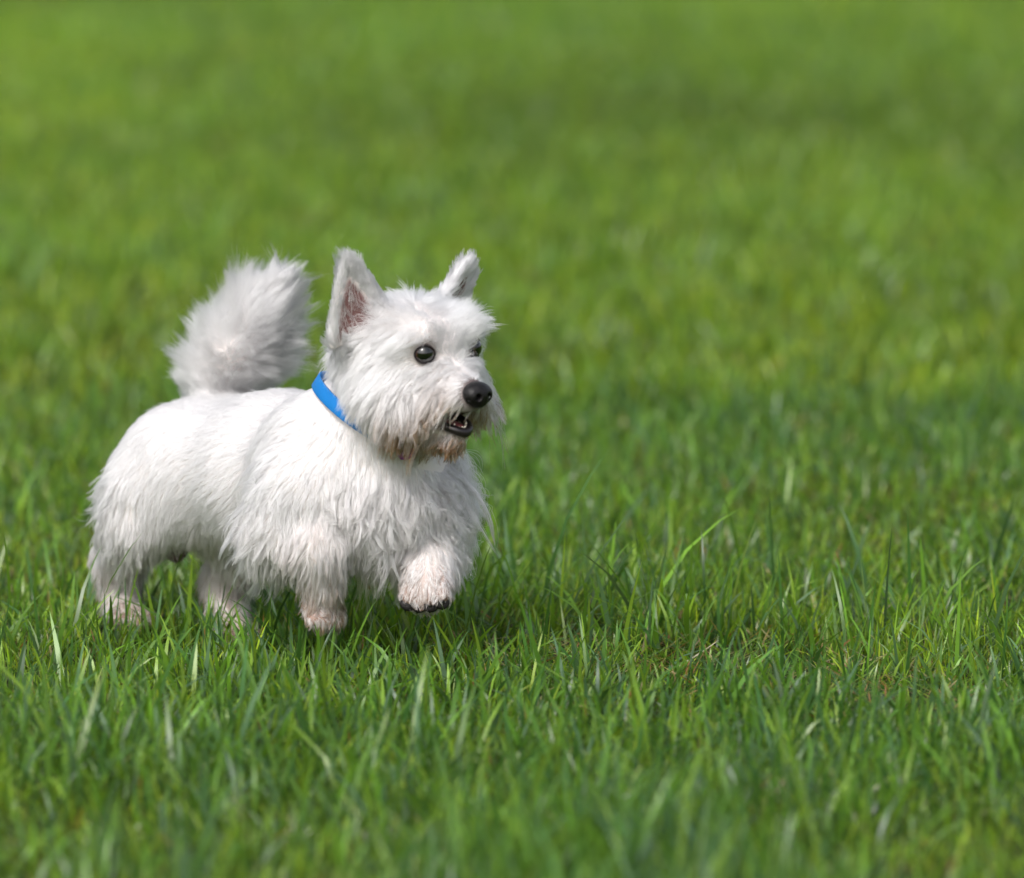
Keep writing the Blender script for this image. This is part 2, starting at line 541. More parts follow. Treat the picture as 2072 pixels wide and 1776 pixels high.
def surface_nets(D, lo, h):
    S = D < 0
    n = np.array(D.shape) - 1
    cs = [(i, j, k) for i in (0, 1) for j in (0, 1) for k in (0, 1)]
    cnt = sum(S[i:i + n[0], j:j + n[1], k:k + n[2]].astype(np.int8) for i, j, k in cs)
    ci = np.argwhere((cnt > 0) & (cnt < 8))
    acc = np.zeros((len(ci), 3)); num = np.zeros(len(ci))
    for a in cs:
        for ax in range(3):
            if a[ax]:
                continue
            b = list(a); b[ax] = 1
            ia, ib = ci + a, ci + b
            d0, d1 = D[ia[:, 0], ia[:, 1], ia[:, 2]], D[ib[:, 0], ib[:, 1], ib[:, 2]]
            m = (d0 < 0) != (d1 < 0)
            t = d0[m] / (d0[m] - d1[m])
            q = ia[m].astype(float); q[:, ax] += t
            acc[m] += q; num[m] += 1
    V = lo + h * acc / num[:, None]
    idx = np.full(n, -1, np.int64)
    idx[ci[:, 0], ci[:, 1], ci[:, 2]] = np.arange(len(ci))
    faces = []
    for ax in range(3):
        u, v = (ax + 1) % 3, (ax + 2) % 3
        s0 = [slice(1, n[q]) for q in range(3)]; s0[ax] = slice(0, n[ax])
        s1 = list(s0); s1[ax] = slice(1, n[ax] + 1)
        A, B = S[tuple(s0)], S[tuple(s1)]
        e = np.argwhere(A != B) + np.array([0 if q == ax else 1 for q in range(3)])
        ins = S[e[:, 0], e[:, 1], e[:, 2]]

        def cell(du, dv):
            c = e.copy(); c[:, u] -= du; c[:, v] -= dv
            return idx[c[:, 0], c[:, 1], c[:, 2]]
        q = np.stack([cell(1, 1), cell(0, 1), cell(0, 0), cell(1, 0)], 1)
        q[~ins] = q[~ins][:, ::-1]
        faces.append(q)
    F = np.concatenate(faces)
    return V, F[(F >= 0).all(1)]


def relax(V, F, it=3, lam=0.5):
    e = np.concatenate([F[:, [0, 1]], F[:, [1, 2]], F[:, [2, 3]], F[:, [3, 0]]])
    for _ in range(it):
        s = np.zeros_like(V); c = np.zeros(len(V))
        np.add.at(s, e[:, 0], V[e[:, 1]]); np.add.at(s, e[:, 1], V[e[:, 0]])
        np.add.at(c, e[:, 0], 1); np.add.at(c, e[:, 1], 1)
        V = V + lam * (s / c[:, None] - V)
    return V


class Field:
    def __init__(s, D, lo, h):
        s.D, s.lo, s.h = D, lo, h
        s.G = np.stack(np.gradient(D, h), -1).astype(np.float32)

    def _tri(s, A, p):
        q = (p - s.lo) / s.h
        q = np.clip(q, 0, np.array(s.D.shape) - 1.001)
        i = q.astype(int); f = q - i
        r = 0
        for dx in (0, 1):
            for dy in (0, 1):
                for dz in (0, 1):
                    w = (f[:, 0] if dx else 1 - f[:, 0]) * (f[:, 1] if dy else 1 - f[:, 1]) * (f[:, 2] if dz else 1 - f[:, 2])
                    a = A[i[:, 0] + dx, i[:, 1] + dy, i[:, 2] + dz]
                    r = r + (a * w[:, None] if a.ndim == 2 else a * w)
        return r

    def d(s, p): return s._tri(s.D, p)

    def n(s, p): return nrm(s._tri(s.G, p))

    def hit(s, o, dr, t0, t1):
        t = np.linspace(t0, t1, 1200)
        v = s.d(o + dr * t[:, None])
        k = np.argmax(v < 0)
        return o + dr * t[k]


# ------------------------------------------------------------------ the dog: skeleton measured from the photograph
A_BODY = R(52)                              # body heads right and towards the camera
HD = np.array([math.cos(A_BODY), -math.sin(A_BODY), 0.0])
RT = np.array([-math.sin(A_BODY), -math.cos(A_BODY), 0.0])
A_HEAD = R(48)
_hf = nrm([math.cos(A_HEAD), -math.sin(A_HEAD), -0.10])
HRT = nrm([-math.sin(A_HEAD), -math.cos(A_HEAD), 0.0])
HUP = np.cross(HRT, _hf)
HUP = HUP * np.sign(HUP[2])
HFW = _hf
HO = P(838, 722, -0.19)


def Hd(f, r, u):
    return HO + HFW * f + HRT * r + HUP * u


def Hv(f, r, u):
    return nrm(HFW * f + HRT * r + HUP * u)


def cap(a, b, ra, rb, **kw):
    return Prim('cap', a=np.asarray(a, float), b=np.asarray(b, float), ra=ra, rb=rb, **kw)


def ell(c, rad, M=None, **kw):
    return Prim('ell', c=np.asarray(c, float), rad=rad, M=np.eye(3) if M is None else np.asarray(M, float), **kw)


MB = np.stack([HD, RT, (0, 0, 1)])
MH = np.stack([HFW, HRT, HUP])
back = -HD
prims = []
# torso
chest = P(706, 962, -0.105); mid_ = P(572, 950, 0.0); pelv = P(446, 925, 0.11)
fb = nrm(back + np.array([0, 0, -0.55]))
prims += [cap(chest, mid_, 0.068, 0.069, k=0.03, flow=fb, length=0.017, lift=0.20, grav=0.2, clump=0.40, tag='rib'),
          cap(mid_, pelv, 0.069, 0.063, k=0.06, flow=fb, length=0.016, lift=0.18, grav=0.2, clump=0.36, tag='rib')]
prims += [cap(mid_ + RT * .030 + np.array([0, 0, -.012]), pelv + RT * .026 + np.array([0, 0, -.012]), .050, .048, k=.05, flow=fb, length=.017, lift=.18, grav=.2, clump=.40, tag='rib'),
          cap(mid_ - RT * .030 + np.array([0, 0, -.012]), pelv - RT * .026 + np.array([0, 0, -.012]), .050, .048, k=.05, flow=fb, length=.017, lift=.18, grav=.2, clump=.40, tag='rib')]
# belly: long hanging skirt
prims += [cap(P(720, 1050, -0.11), P(600, 1040, -0.03), 0.036, 0.040, k=0.04, flow=(0.05, 0, -1), length=0.018, lift=0.2, grav=0.6, clump=0.9, tint=0.40, tag='belly'),
          cap(P(590, 1035, -0.03), P(470, 1025, 0.05), 0.040, 0.034, k=0.04, flow=(0.05, 0, -1), length=0.025, lift=0.18, grav=0.8, clump=0.9, tint=0.30, tag='belly')]
# fore chest
prims += [ell(P(776, 1005, -0.150), (0.056, 0.078, 0.060), MB, k=0.04, flow=(0.12, -0.1, -1), length=0.032, lift=0.22, grav=0.65, clump=0.8, tint=0.10, tag='chest')]
# neck
prims += [cap(P(690, 900, -0.095), P(785, 780, -0.165), 0.056, 0.050, k=0.035, flow=nrm(back * 0.6 + np.array([0.1, 0, -1])), length=0.018, lift=0.15, grav=0.3, clump=0.4, tag='neck')]
prims += [cap(P(765, 940, -0.15), P(800, 810, -0.185), 0.038, 0.042, k=0.03, flow=(0.1, -0.1, -1), length=0.022, lift=0.18, grav=0.4, clump=0.6, tag='neck')]
# shoulders and fore legs; the right one folds under, the left one is thrown forward
LEGC = dict(length=0.032, lift=0.30, grav=0.6, clump=0.85, tag='leg')
prims += [ell(P(612, 950, -0.145), (0.056, 0.030, 0.064), MB, k=0.05, flow=nrm(back * .9 + np.array([-.15, 0, -.8])), length=0.019, lift=0.2, grav=0.3, clump=0.6, tag='shoulder'),
          cap(P(602, 985, -0.165), P(558, 1070, -0.158), 0.038, 0.031, k=0.035, flow=nrm(back * .55 + np.array([-.1, 0, -.9])), **{**LEGC, 'length': 0.029}),
          cap(P(558, 1070, -0.160), P(645, 1105, -0.200), 0.034, 0.026, k=0.02, flow=(-.25, 0, -1), **{**LEGC, 'length': 0.028}, tint=.14),
          cap(P(645, 1105, -0.200), P(655, 1178, -0.195), 0.024, 0.018, k=0.015, flow=(-.05, 0, -1), **{**LEGC, 'length': 0.022}, tint=.40),
          cap(P(654, 1178, -0.190), P(652, 1232, -0.186), 0.017, 0.017, k=0.012, flow=(0, 0, -1), **{**LEGC, 'length': 0.012}, tint=.7)]
prims += [ell(P(838, 985, -0.085), (0.050, 0.030, 0.062), MB, k=0.03, flow=(.45, 0, -1), length=0.040, lift=0.25, grav=0.5, clump=0.8, tag='shoulder'),
          cap(P(842, 1010, -0.09), P(846, 1060, -0.125), 0.040, 0.034, k=0.025, flow=(.5, 0, -1), **LEGC),
          cap(P(846, 1060, -0.125), P(866, 1145, -0.175), 0.032, 0.026, k=0.02, flow=(.30, 0, -1), **LEGC, tint=.16),
          cap(P(866, 1145, -0.175), P(866, 1185, -0.200), 0.024, 0.024, k=0.015, flow=(.05, -.3, -1), **{**LEGC, 'length': 0.009}, tint=.30)]
# hind legs: the right one trails behind, the left one is planted under the belly
prims += [ell(P(338, 965, 0.075), (0.060, 0.038, 0.060), MB, k=0.055, flow=nrm(back * .45 + np.array([0, 0, -1])), length=0.021, lift=0.2, grav=0.35, clump=0.42, tag='rump'),
          cap(P(290, 1000, 0.085), P(280, 1045, 0.08), 0.042, 0.032, k=0.03, flow=nrm(back * .25 + np.array([0.1, 0, -1])), **{**LEGC, 'length': 0.030}),
          cap(P(280, 1045, 0.08), P(240, 1130, 0.13), 0.031, 0.024, k=0.03, flow=(-.1, 0, -1), **{**LEGC, 'length': 0.026}, tint=.16),
          cap(P(243, 1130, 0.13), P(243, 1225, 0.125), 0.021, 0.017, k=0.015, flow=(-.15, 0, -1), **{**LEGC, 'length': 0.021}, tint=.42),
          cap(P(243, 1225, 0.125), P(262, 1246, 0.085), 0.018, 0.015, k=0.012, flow=(.1, -.2, -1), **{**LEGC, 'length': 0.015}, tint=.5)]
prims += [ell(P(505, 960, 0.135), (0.060, 0.036, 0.066), MB, k=0.035, flow=nrm(back * .45 + np.array([0, 0, -1])), length=0.024, lift=0.2, grav=0.35, clump=0.5, tag='rump'),
          cap(P(505, 990, 0.13), P(500, 1075, 0.075), 0.046, 0.034, k=0.03, flow=(0, 0, -1), **{**LEGC, 'length': 0.034}),
          cap(P(500, 1075, 0.075), P(455, 1175, 0.12), 0.032, 0.022, k=0.02, flow=(-.05, 0, -1), **{**LEGC, 'length': 0.024}, tint=.30),
          cap(P(455, 1175, 0.12), P(462, 1258, 0.085), 0.020, 0.017, k=0.015, flow=(-.05, 0, -1), **{**LEGC, 'length': 0.020}, tint=.40),
          cap(P(462, 1258, 0.085), P(482, 1284, 0.050), 0.018, 0.016, k=0.012, flow=(.1, -.3, -1), **{**LEGC, 'length': 0.012}, tint=.55)]
# under the rump
prims += [cap(P(368, 1035, 0.095), P(357, 1085, 0.085), 0.020, 0.013, k=0.015, flow=(0, 0, -1), length=0.012, lift=0.2, grav=.6, clump=.8, dens=.35, tag='groin'),
          ell(P(356, 1108, 0.085), (0.0130, 0.0130, 0.0170), k=0.012, flow=(0, 0, -1), length=0.006, lift=0.2, grav=.5, dens=.06, tag='scrotum')]
# tail
TAIL = [P(440, 850, 0.150), P(462, 765, 0.150), P(488, 705, 0.142), P(522, 652, 0.132), P(558, 598, 0.125)]
for i in range(4):
    fl = nrm(TAIL[i + 1] - TAIL[i])
    rr = [0.030, 0.032, 0.033, 0.026, 0.014]
    prims += [cap(TAIL[i], TAIL[i + 1], rr[i], rr[i + 1], k=0.012, flow=fl, length=[0.026, 0.038, 0.041, 0.032][i], lift=[.62, .60, .50, .26][i], grav=0.12, clump=.58, dens=1.8, tag='tail')]
# head
HK = dict(tag='head', length=0.03, lift=.3, grav=.3, clump=.6)
prims += [ell(Hd(-.012, 0, .004), (0.066, 0.062, 0.053), MH, k=0.03, **HK),
          cap(Hd(.02, .032, -.035), Hd(.02, -.032, -.035), .036, .036, k=0.03, **HK),
          cap(Hd(.035, 0, -.018), Hd(.084, 0, -.023), .035, .020, k=0.025, **HK),
          cap(Hd(.072, .011, -.033), Hd(.072, -.011, -.033), .0145, .0145, k=0.012, **HK),
          cap(Hd(.036, .030, .026), Hd(.036, -.030, .026), .019, .019, k=0.02, **HK),
          cap(Hd(.02, 0, -.056), Hd(.069, 0, -.0695), .027, .0105, k=0.015, **HK)]


def ear(base, tip, facing, w, cup):
    z = nrm(tip - base); L = float(np.linalg.norm(tip - base))
    y = nrm(facing - z * (facing @ z)); x = np.cross(y, z)
    return Prim('ear', c=base, M=np.stack([x, y, z]), L=L, w=w, cup=cup, k=0.012, tag='ear', flow=z, length=0.011, lift=.24, grav=.0, clump=.6, dens=1.8)


EAR_N = ear(Hd(-.018, .056, .022), Hd(-.022, .077, .099), Hv(.85, .35, .1), .036, .018)
EAR_F = ear(Hd(-.022, -.054, .026), Hd(-.030, -.099, .080), Hv(.80, -.5, .1), .036, .016)
prims += [EAR_N, EAR_F]
cuts = [ell(Hd(.080, 0, -.0515), (0.037, 0.032, 0.0108), MH, k=0.004)]

# raised left fore paw: four toes hanging towards the camera; the grounded paws get toes too
def paw_toes(c, fw, side, up, r, L, tint):
    out = []
    for k, (a, l) in enumerate(((-1.5, .78), (-.52, 1.0), (.52, 1.0), (1.5, .78))):
        s0 = c + side * a * r * .95
        e0 = s0 + fw * L * l + side * a * r * .25
        prims.append(cap(s0 - fw * .004, e0, r * 1.05, r * .92, k=.006, flow=nrm(fw - up * .3), length=.010, lift=.20, grav=.4, clump=.9, dens=1.5, tint=tint, tag='toe'))
        out.append((e0, nrm(fw + side * a * .12 - up * .35), r))
    return out


TOE_FW = nrm(np.array([-0.10, -0.55, -0.83])); TOE_S = nrm(np.array([1.0, -0.25, 0.10])); TOE_UP = nrm(np.array([0, -0.8, 0.55]))
LEFT_TOES = paw_toes(P(862, 1190, -0.210), TOE_FW, TOE_S, TOE_UP, .0098, .012, .42)
for c_, fw_ in ((P(264, 1250, 0.080), HD), (P(484, 1289, 0.045), HD), (P(652, 1236, -0.187), nrm(HD + np.array([0, 0, -.8])))):
    sd_ = nrm(np.cross(fw_, (0, 0, 1)))
    paw_toes(c_, fw_, sd_, np.array([0, 0, 1.0]), .0085, .012, .75)

Dg, lo_, h_ = sdf_grid(prims, cuts, 0.0028)
V, F = surface_nets(Dg, lo_, h_)
V = relax(V, F, 2, 0.5)
fld = Field(Dg, lo_, h_)
print('dog verts', len(V))

# eyes sit in the skull where the photograph shows the near one; the other mirrors it
vdir = nrm(P(858, 716, -0.25) - CAM)
eye_hit = fld.hit(CAM, vdir, 5.9, 6.6)
q = MH @ (eye_hit - HO)
EYE_R = 0.0112
eye_c = [HO + HFW * (q[0] - .0036) + s * HRT * (abs(q[1]) - .0028) + HUP * q[2] for s in (1, -1)]
print('eye in head frame', q)
NOSE_C = Hd(.100, 0, -.0185)

# ------------------------------------------------------------------ coat attributes on the skin
def coat_attributes(pts):
    W_ = np.stack([np.exp(-np.clip(p.dist(pts), -0.004, 1) / 0.007) for p in prims], 1) + 1e-12
    W_ /= W_.sum(1, keepdims=True)
    A = W_ @ np.stack([p.att for p in prims])
    hw = W_[:, [i for i, p in enumerate(prims) if p.tag == 'head']].sum(1)
    tags = {t: W_[:, [i for i, p in enumerate(prims) if p.tag == t]].sum(1) for t in {p.tag for p in prims}}
    # head: control points in the head's own frame: position, direction, length, lift, gravity, clump, tint
    cp = [((.085, .008, -.008), (-.25, .75, -.2), .008, .25, .05, .4, .05),
          ((.062, .012, .002), (-.10, .95, -.10), .022, .40, .25, .6, .02),
          ((.086, .018, -.024), (.05, .9, -.5), .026, .40, .35, .80, .40),
          ((.070, .026, -.024), (-.15, .85, -.55), .042, .45, .40, .85, .35),
          ((.074, .024, -.040), (.05, .40, -1), .026, .25, .70, .90, .95),
          ((.090, .008, -.038), (.30, .35, -1), .013, .30, .60, .8, .80),
          ((.045, .040, -.030), (-.15, .6, -.8), .038, .30, .50, .85, .22),
          ((.045, .040, -.060), (-.00, .30, -1), .027, .25, .70, .90, .85),
          ((.020, .058, -.010), (-.35, .6, -.6), .036, .30, .35, .6, .00),
          ((.010, .055, -.045), (-.25, .4, -1), .027, .28, .45, .85, .12),
          ((-.020, .060, .000), (-.5, .6, -.6), .032, .35, .30, .5, .00),
          ((-.030, .050, -.050), (-.4, .3, -1), .015, .22, .45, .7, .00),
          ((.055, .002, .016), (.30, .10, 1), .015, .45, .05, .4, .00),
          ((.050, .016, .020), (.25, .5, .8), .018, .55, .10, .5, .00),
          ((.048, .034, .022), (.40, .9, .05), .014, .45, .25, .6, .02),
          ((.045, .025, .042), (.45, .6, .4), .026, .60, .25, .6, .00),
          ((.030, .046, .025), (-.15, .9, .0), .020, .40, .25, .5, .00),
          ((.020, .000, .055), (.30, .10, .4), .017, .50, .10, .5, .00),
          ((.020, .030, .055), (.15, .7, .4), .024, .65, .15, .5, .00),
          ((-.010, .045, .050), (.2, .6, .6), .024, .6, .1, .5, .00),
          ((-.020, .000, .057), (-.2, .1, .4), .016, .5, .05, .5, .00),
          ((-.060, .000, .030), (-.6, .0, -.5), .022, .4, .2, .4, .00),
          ((-.070, .000, -.020), (-.4, .0, -1), .022, .25, .3, .4, .00),
          ((.052, .040, -.006), (-.15, .75, -.5), .014, .25, .15, .5, .00),
          ((.030, .020, -.088), (-.1, .1, -1), .018, .25, .7, .85, .55),
          ((.058, .012, -.082), (.15, .15, -1), .019, .25, .7, .95, .95),
          ((.078, .005, -.080), (.40, .10, -1), .017, .30, .7, .95, .95)]
    L = (pts - HO) @ MH.T
    side = np.where(L[:, 1] >= 0, 1.0, -1.0)
    Lm = L.copy(); Lm[:, 1] = np.abs(L[:, 1])
    C = np.array([c[0] for c in cp]); Dv = np.array([c[1] for c in cp]); S = np.array([c[2:] for c in cp])
    d2 = ((Lm[:, None] - C[None]) ** 2).sum(-1)
    w = 1 / (d2 + 0.00002) ** 2
    w /= w.sum(1, keepdims=True)
    dv = w @ Dv
    dv[:, 1] *= side
    dv = dv @ MH
    sc = w @ S
    new = A.copy()
    new[:, :3] = dv; new[:, 3] = sc[:, 0]; new[:, 4] = sc[:, 1]; new[:, 5] = sc[:, 2]; new[:, 6] = sc[:, 3]; new[:, 8] = sc[:, 4]
    A = A * (1 - hw[:, None]) + new * hw[:, None]
    return A, tags, L


A, tags, L = coat_attributes(V)
NV = fld.n(V)

# skin colour: pale pink under the coat, dusky round the eyes, nose, mouth, pads and inside the ears
skin = np.tile(np.array([0.80, 0.74, 0.72]), (len(V), 1))


def blend(c, w):
    global skin
    w = np.clip(w, 0, 1)[:, None]
    skin = skin * (1 - w) + np.array(c) * w


ear_in = np.zeros(len(V))
for e in (EAR_N, EAR_F):
    qe = (V - e.g['c']) @ e.g['M'].T
    inside = (NV @ e.g['M'][1]) > 0.1
    near_e = e.dist(V) < 0.004
    ear_in = np.maximum(ear_in, (inside & near_e & (qe[:, 2] > 0.004)) * np.clip((e.g['w'] * .88 * np.clip(1 - qe[:, 2] / e.g['L'] / .88, 0, 1) ** .7 - np.abs(qe[:, 0] - .004)) / 0.006, 0, 1))
blend((0.15, 0.075, 0.07), ear_in)
for c in eye_c:
    blend((0.05, 0.035, 0.035), 1.6 - np.linalg.norm(V - c, axis=1) / 0.0125)
blend((0.07, 0.05, 0.05), 1.7 - np.linalg.norm(V - NOSE_C, axis=1) / 0.019)
mo = cuts[0].dist(V)
blend((0.05, 0.018, 0.018), 1.4 - np.abs(mo) / 0.004)
blend((0.06, 0.035, 0.03), tags['scrotum'] * 1.4)
blend((0.25, 0.15, 0.13), tags['groin'] * 0.9)
blend((0.30, 0.20, 0.165), tags['toe'] * 1.2)

PAW = P(868, 1192, -0.222)
dog = bpy.data.objects.new('dog', None)
dog.empty_display_size = 0.05
dog.location = P(482, 1290, 0.050)
COL.objects.link(dog)
dog['label'] = 'small white terrier bounding across the lawn, tail up, one front paw raised'
dog['category'] = 'dog'
bpy.context.view_layer.update()


def attach(o, parent):
    o.parent = parent
    o.matrix_parent_inverse = parent.matrix_world.inverted()
    return o


m_skin, nt, out = new_mat('dog_skin')
at = nt.nodes.new('ShaderNodeAttribute'); at.attribute_name = 'skin'
b = nt.nodes.new('ShaderNodeBsdfPrincipled')
b.inputs['Roughness'].default_value = 0.6
b.inputs['Specular IOR Level'].default_value = 0.25
nt.links.new(at.outputs['Color'], b.inputs['Base Color'])
nt.links.new(b.outputs['BSDF'], out.inputs['Surface'])


def sdf_mesh(name, prs, cts, h, mat, parent, it=2, pad=0.006):
    D_, l_, hh = sdf_grid(prs, cts, h, pad)
    v, f = surface_nets(D_, l_, hh)
    v = relax(v, f, it, 0.5)
    return attach(mesh_obj(name, v, f, mat), parent), v, f


body = attach(mesh_obj('body', V, F, m_skin), dog)
ca = body.data.attributes.new('skin', 'FLOAT_COLOR', 'POINT')
ca.data.foreach_set('color', np.c_[skin, np.ones(len(V))].astype(np.float32).ravel())

# ------------------------------------------------------------------ nose, eyes, mouth, claws
m_nose = simple_mat('nose_leather', (0.007, 0.006, 0.0065), 0.38, 0.3, noise=.3, nscale=900, bump=.5)
m_eye, nt, out = new_mat('eye_dark_brown')
b = nt.nodes.new('ShaderNodeBsdfPrincipled')
b.inputs['Roughness'].default_value = 0.05; b.inputs['Coat Weight'].default_value = 1.0
tc = nt.nodes.new('ShaderNodeTexCoord'); sx = nt.nodes.new('ShaderNodeSeparateXYZ')
rp = nt.nodes.new('ShaderNodeValToRGB')
e_ = rp.color_ramp.elements
e_[0].position = 0.30; e_[0].color = (0.04, 0.03, 0.03, 1)
e_[1].position = 0.52; e_[1].color = (0.050, 0.018, 0.010, 1)
x_ = e_.new(0.80); x_.color = (0.035, 0.012, 0.008, 1)
x_ = e_.new(0.86); x_.color = (0.003, 0.003, 0.003, 1)
nt.links.new(tc.outputs['Object'], sx.inputs[0])
mr = nt.nodes.new('ShaderNodeMapRange'); mr.inputs['From Min'].default_value = -EYE_R; mr.inputs['From Max'].default_value = EYE_R
nt.links.new(sx.outputs['Z'], mr.inputs['Value']); nt.links.new(mr.outputs['Result'], rp.inputs['Fac'])
nt.links.new(rp.outputs['Color'], b.inputs['Base Color']); nt.links.new(b.outputs['BSDF'], out.inputs['Surface'])
m_lid = simple_mat('eyelid_skin', (0.014, 0.010, 0.011), 0.55, 0.25)


def uv_sphere(r, nu=32, nv=20):
    v = [(0, 0, r)]
    for j in range(1, nv):
        th = math.pi * j / nv
        for i in range(nu):
            ph = 2 * math.pi * i / nu
            v.append((r * math.sin(th) * math.cos(ph), r * math.sin(th) * math.sin(ph), r * math.cos(th)))
    v.append((0, 0, -r))
    f = [(0, 1 + i, 1 + (i + 1) % nu) for i in range(nu)]
    for j in range(nv - 2):
        for i in range(nu):
            a = 1 + j * nu
            f.append((a + i, a + nu + i, a + nu + (i + 1) % nu, a + (i + 1) % nu))
    a = 1 + (nv - 2) * nu
    f += [(a + i, len(v) - 1, a + (i + 1) % nu) for i in range(nu)]
    return v, f


def tube(path, radii, nseg=8, closed=False):
    path = np.asarray(path, float); n = len(path)
    tan = np.gradient(path, axis=0) if not closed else np.roll(path, -1, 0) - np.roll(path, 1, 0)
    tan = nrm(tan)
    up = np.array([0.3, 0.2, 0.9])
    s = nrm(np.cross(tan, up)); t = np.cross(s, tan)
    v = []
    for i in range(n):
        for k in range(nseg):
            a = 2 * math.pi * k / nseg
            v.append(path[i] + radii[i] * (s[i] * math.cos(a) + t[i] * math.sin(a)))
    f = []
    for i in range(n if closed else n - 1):
        j = (i + 1) % n
        for k in range(nseg):
            f.append((i * nseg + k, i * nseg + (k + 1) % nseg, j * nseg + (k + 1) % nseg, j * nseg + k))
    if not closed:
        f.append(tuple(range(nseg))[::-1]); f.append(tuple(range((n - 1) * nseg, n * nseg)))
    return v, f


for s_, c in zip((1, -1), eye_c):
    v, f = uv_sphere(EYE_R)
    o = mesh_obj('eye', v, f, m_eye)
    o.location = Vector(c)
    look = nrm(HFW * .86 + HRT * s_ * .48 + HUP * .04)
    o.rotation_euler = Vector(look).to_track_quat('Z', 'Y').to_euler()
    attach(o, dog)
    bpy.context.view_layer.update()
    # dark lid rim as a ring round the visible cap
    ux = nrm(np.cross((0, 0, 1), look)); uy = np.cross(look, ux)
    ring = []
    for k in range(36):
        a = 2 * math.pi * k / 36
        ex, ey = 0.0104 * math.cos(a), 0.0089 * math.sin(a) - 0.0002
        rr = math.sqrt(max(EYE_R ** 2 - ex * ex - ey * ey, 0)) + 0.0003
        ring.append(c + ux * ex + uy * ey + look * rr)
    v, f = tube(ring, [0.0012] * 36, 8, True)
    attach(mesh_obj('eyelid', v, f, m_lid), o)

NF, NR, NU = HFW, HRT, HUP
nose_prims = [ell(NOSE_C + NU * .002, (0.0125, 0.0162, 0.0108), MH, k=.004),
              ell(NOSE_C + NF * .003 - NU * .004, (0.0100, 0.0112, 0.0105), MH, k=.006),
              ell(NOSE_C + NF * .002 + NR * .0100 - NU * .001, (.0085, .0062, .0078), MH, k=.004),
              ell(NOSE_C + NF * .002 - NR * .0100 - NU * .001, (.0085, .0062, .0078), MH, k=.004)]
nose_cuts = []
for s_ in (1, -1):
    nose_cuts += [ell(NOSE_C + NF * .0110 + NR * s_ * .0070 - NU * .0010, (.0060, .0030, .0034), MH, k=.0012),
                  cap(NOSE_C + NF * .0095 + NR * s_ * .0080 - NU * .0015, NOSE_C + NF * .004 + NR * s_ * .0150 - NU * .0045, .0022, .0010, k=.0012)]
nose_cuts += [cap(NOSE_C + NF * .0142 - NU * .003, NOSE_C + NF * .0120 - NU * .016, .0008, .0012, k=.0015)]
nose, _, _ = sdf_mesh('nose', nose_prims, nose_cuts, 0.0009, m_nose, dog)

m_lip = simple_mat('lip_black', (0.016, 0.012, 0.013), 0.28, 0.5, noise=.3, nscale=500)
m_tooth = simple_mat('tooth_ivory', (0.72, 0.66, 0.54), 0.25, 0.5, noise=.06, nscale=300)
m_tongue = simple_mat('tongue', (0.34, 0.10, 0.10), 0.4, 0.5, noise=.2, nscale=500, bump=.4)
arc = []
for k in range(17):
    a = math.pi * (k / 16 - 0.5)
    arc.append(Hd(.046 + .040 * math.cos(a), .0195 * math.sin(a), -.0585 + 0.005 * abs(math.sin(a)) - .0045 * math.cos(a)))
v, f = tube(arc, [.0030 + .0022 * math.cos(math.pi * (k / 16 - .5)) for k in range(17)], 10)
attach(mesh_obj('lower_lip', v, f, m_lip), dog)
for k in range(6):
    a = (k - 2.5) * 0.24
    c = Hd(.050 + .0340 * math.cos(a), .0145 * math.sin(a), -.0595)
    hgt = .0062 if k in (0, 5) else .0036
    v, f = tube([c, c + HUP * hgt * .6, c + HUP * hgt], [.0017, .0015, .0005], 8)
    attach(mesh_obj('tooth', v, f, m_tooth), dog)
sdf_mesh('tongue', [ell(Hd(.060, 0, -.0585), (.022, .0110, .0034), MH, k=.003)], [], .0012, m_tongue, dog)

m_pad = simple_mat('paw_pad', (0.014, 0.011, 0.012), 0.55, 0.4, noise=.3, nscale=700, bump=.6)
m_claw = simple_mat('claw_black', (0.012, 0.010, 0.010), 0.25, 0.5)
PAD_C = []
for e0, dr, r in LEFT_TOES:
    c0 = e0 + dr * r * .55 + TOE_UP * r * .35
    v, f = tube([c0, c0 + dr * .004, c0 + dr * .007 - TOE_UP * .002, c0 + dr * .0095 - TOE_UP * .004], [.0038, .0034, .0024, .0008], 8)
    attach(mesh_obj('claw', v, f, m_claw), dog)
    pc = e0 + TOE_FW * r * .62 - TOE_UP * r * .30
    PAD_C.append(pc)
    sdf_mesh('toe_pad', [ell(pc, (r * .90, r * .66, r * .85), np.stack([TOE_S, TOE_UP, TOE_FW]), k=.002)], [], .0014, m_pad, dog)
sdf_mesh('paw_pad', [ell(P(862, 1190, -0.210) + TOE_FW * .004 - TOE_UP * .013, (.015, .006, .011), np.stack([TOE_S, TOE_UP, TOE_FW]), k=.002)], [], .0018, m_pad, dog)

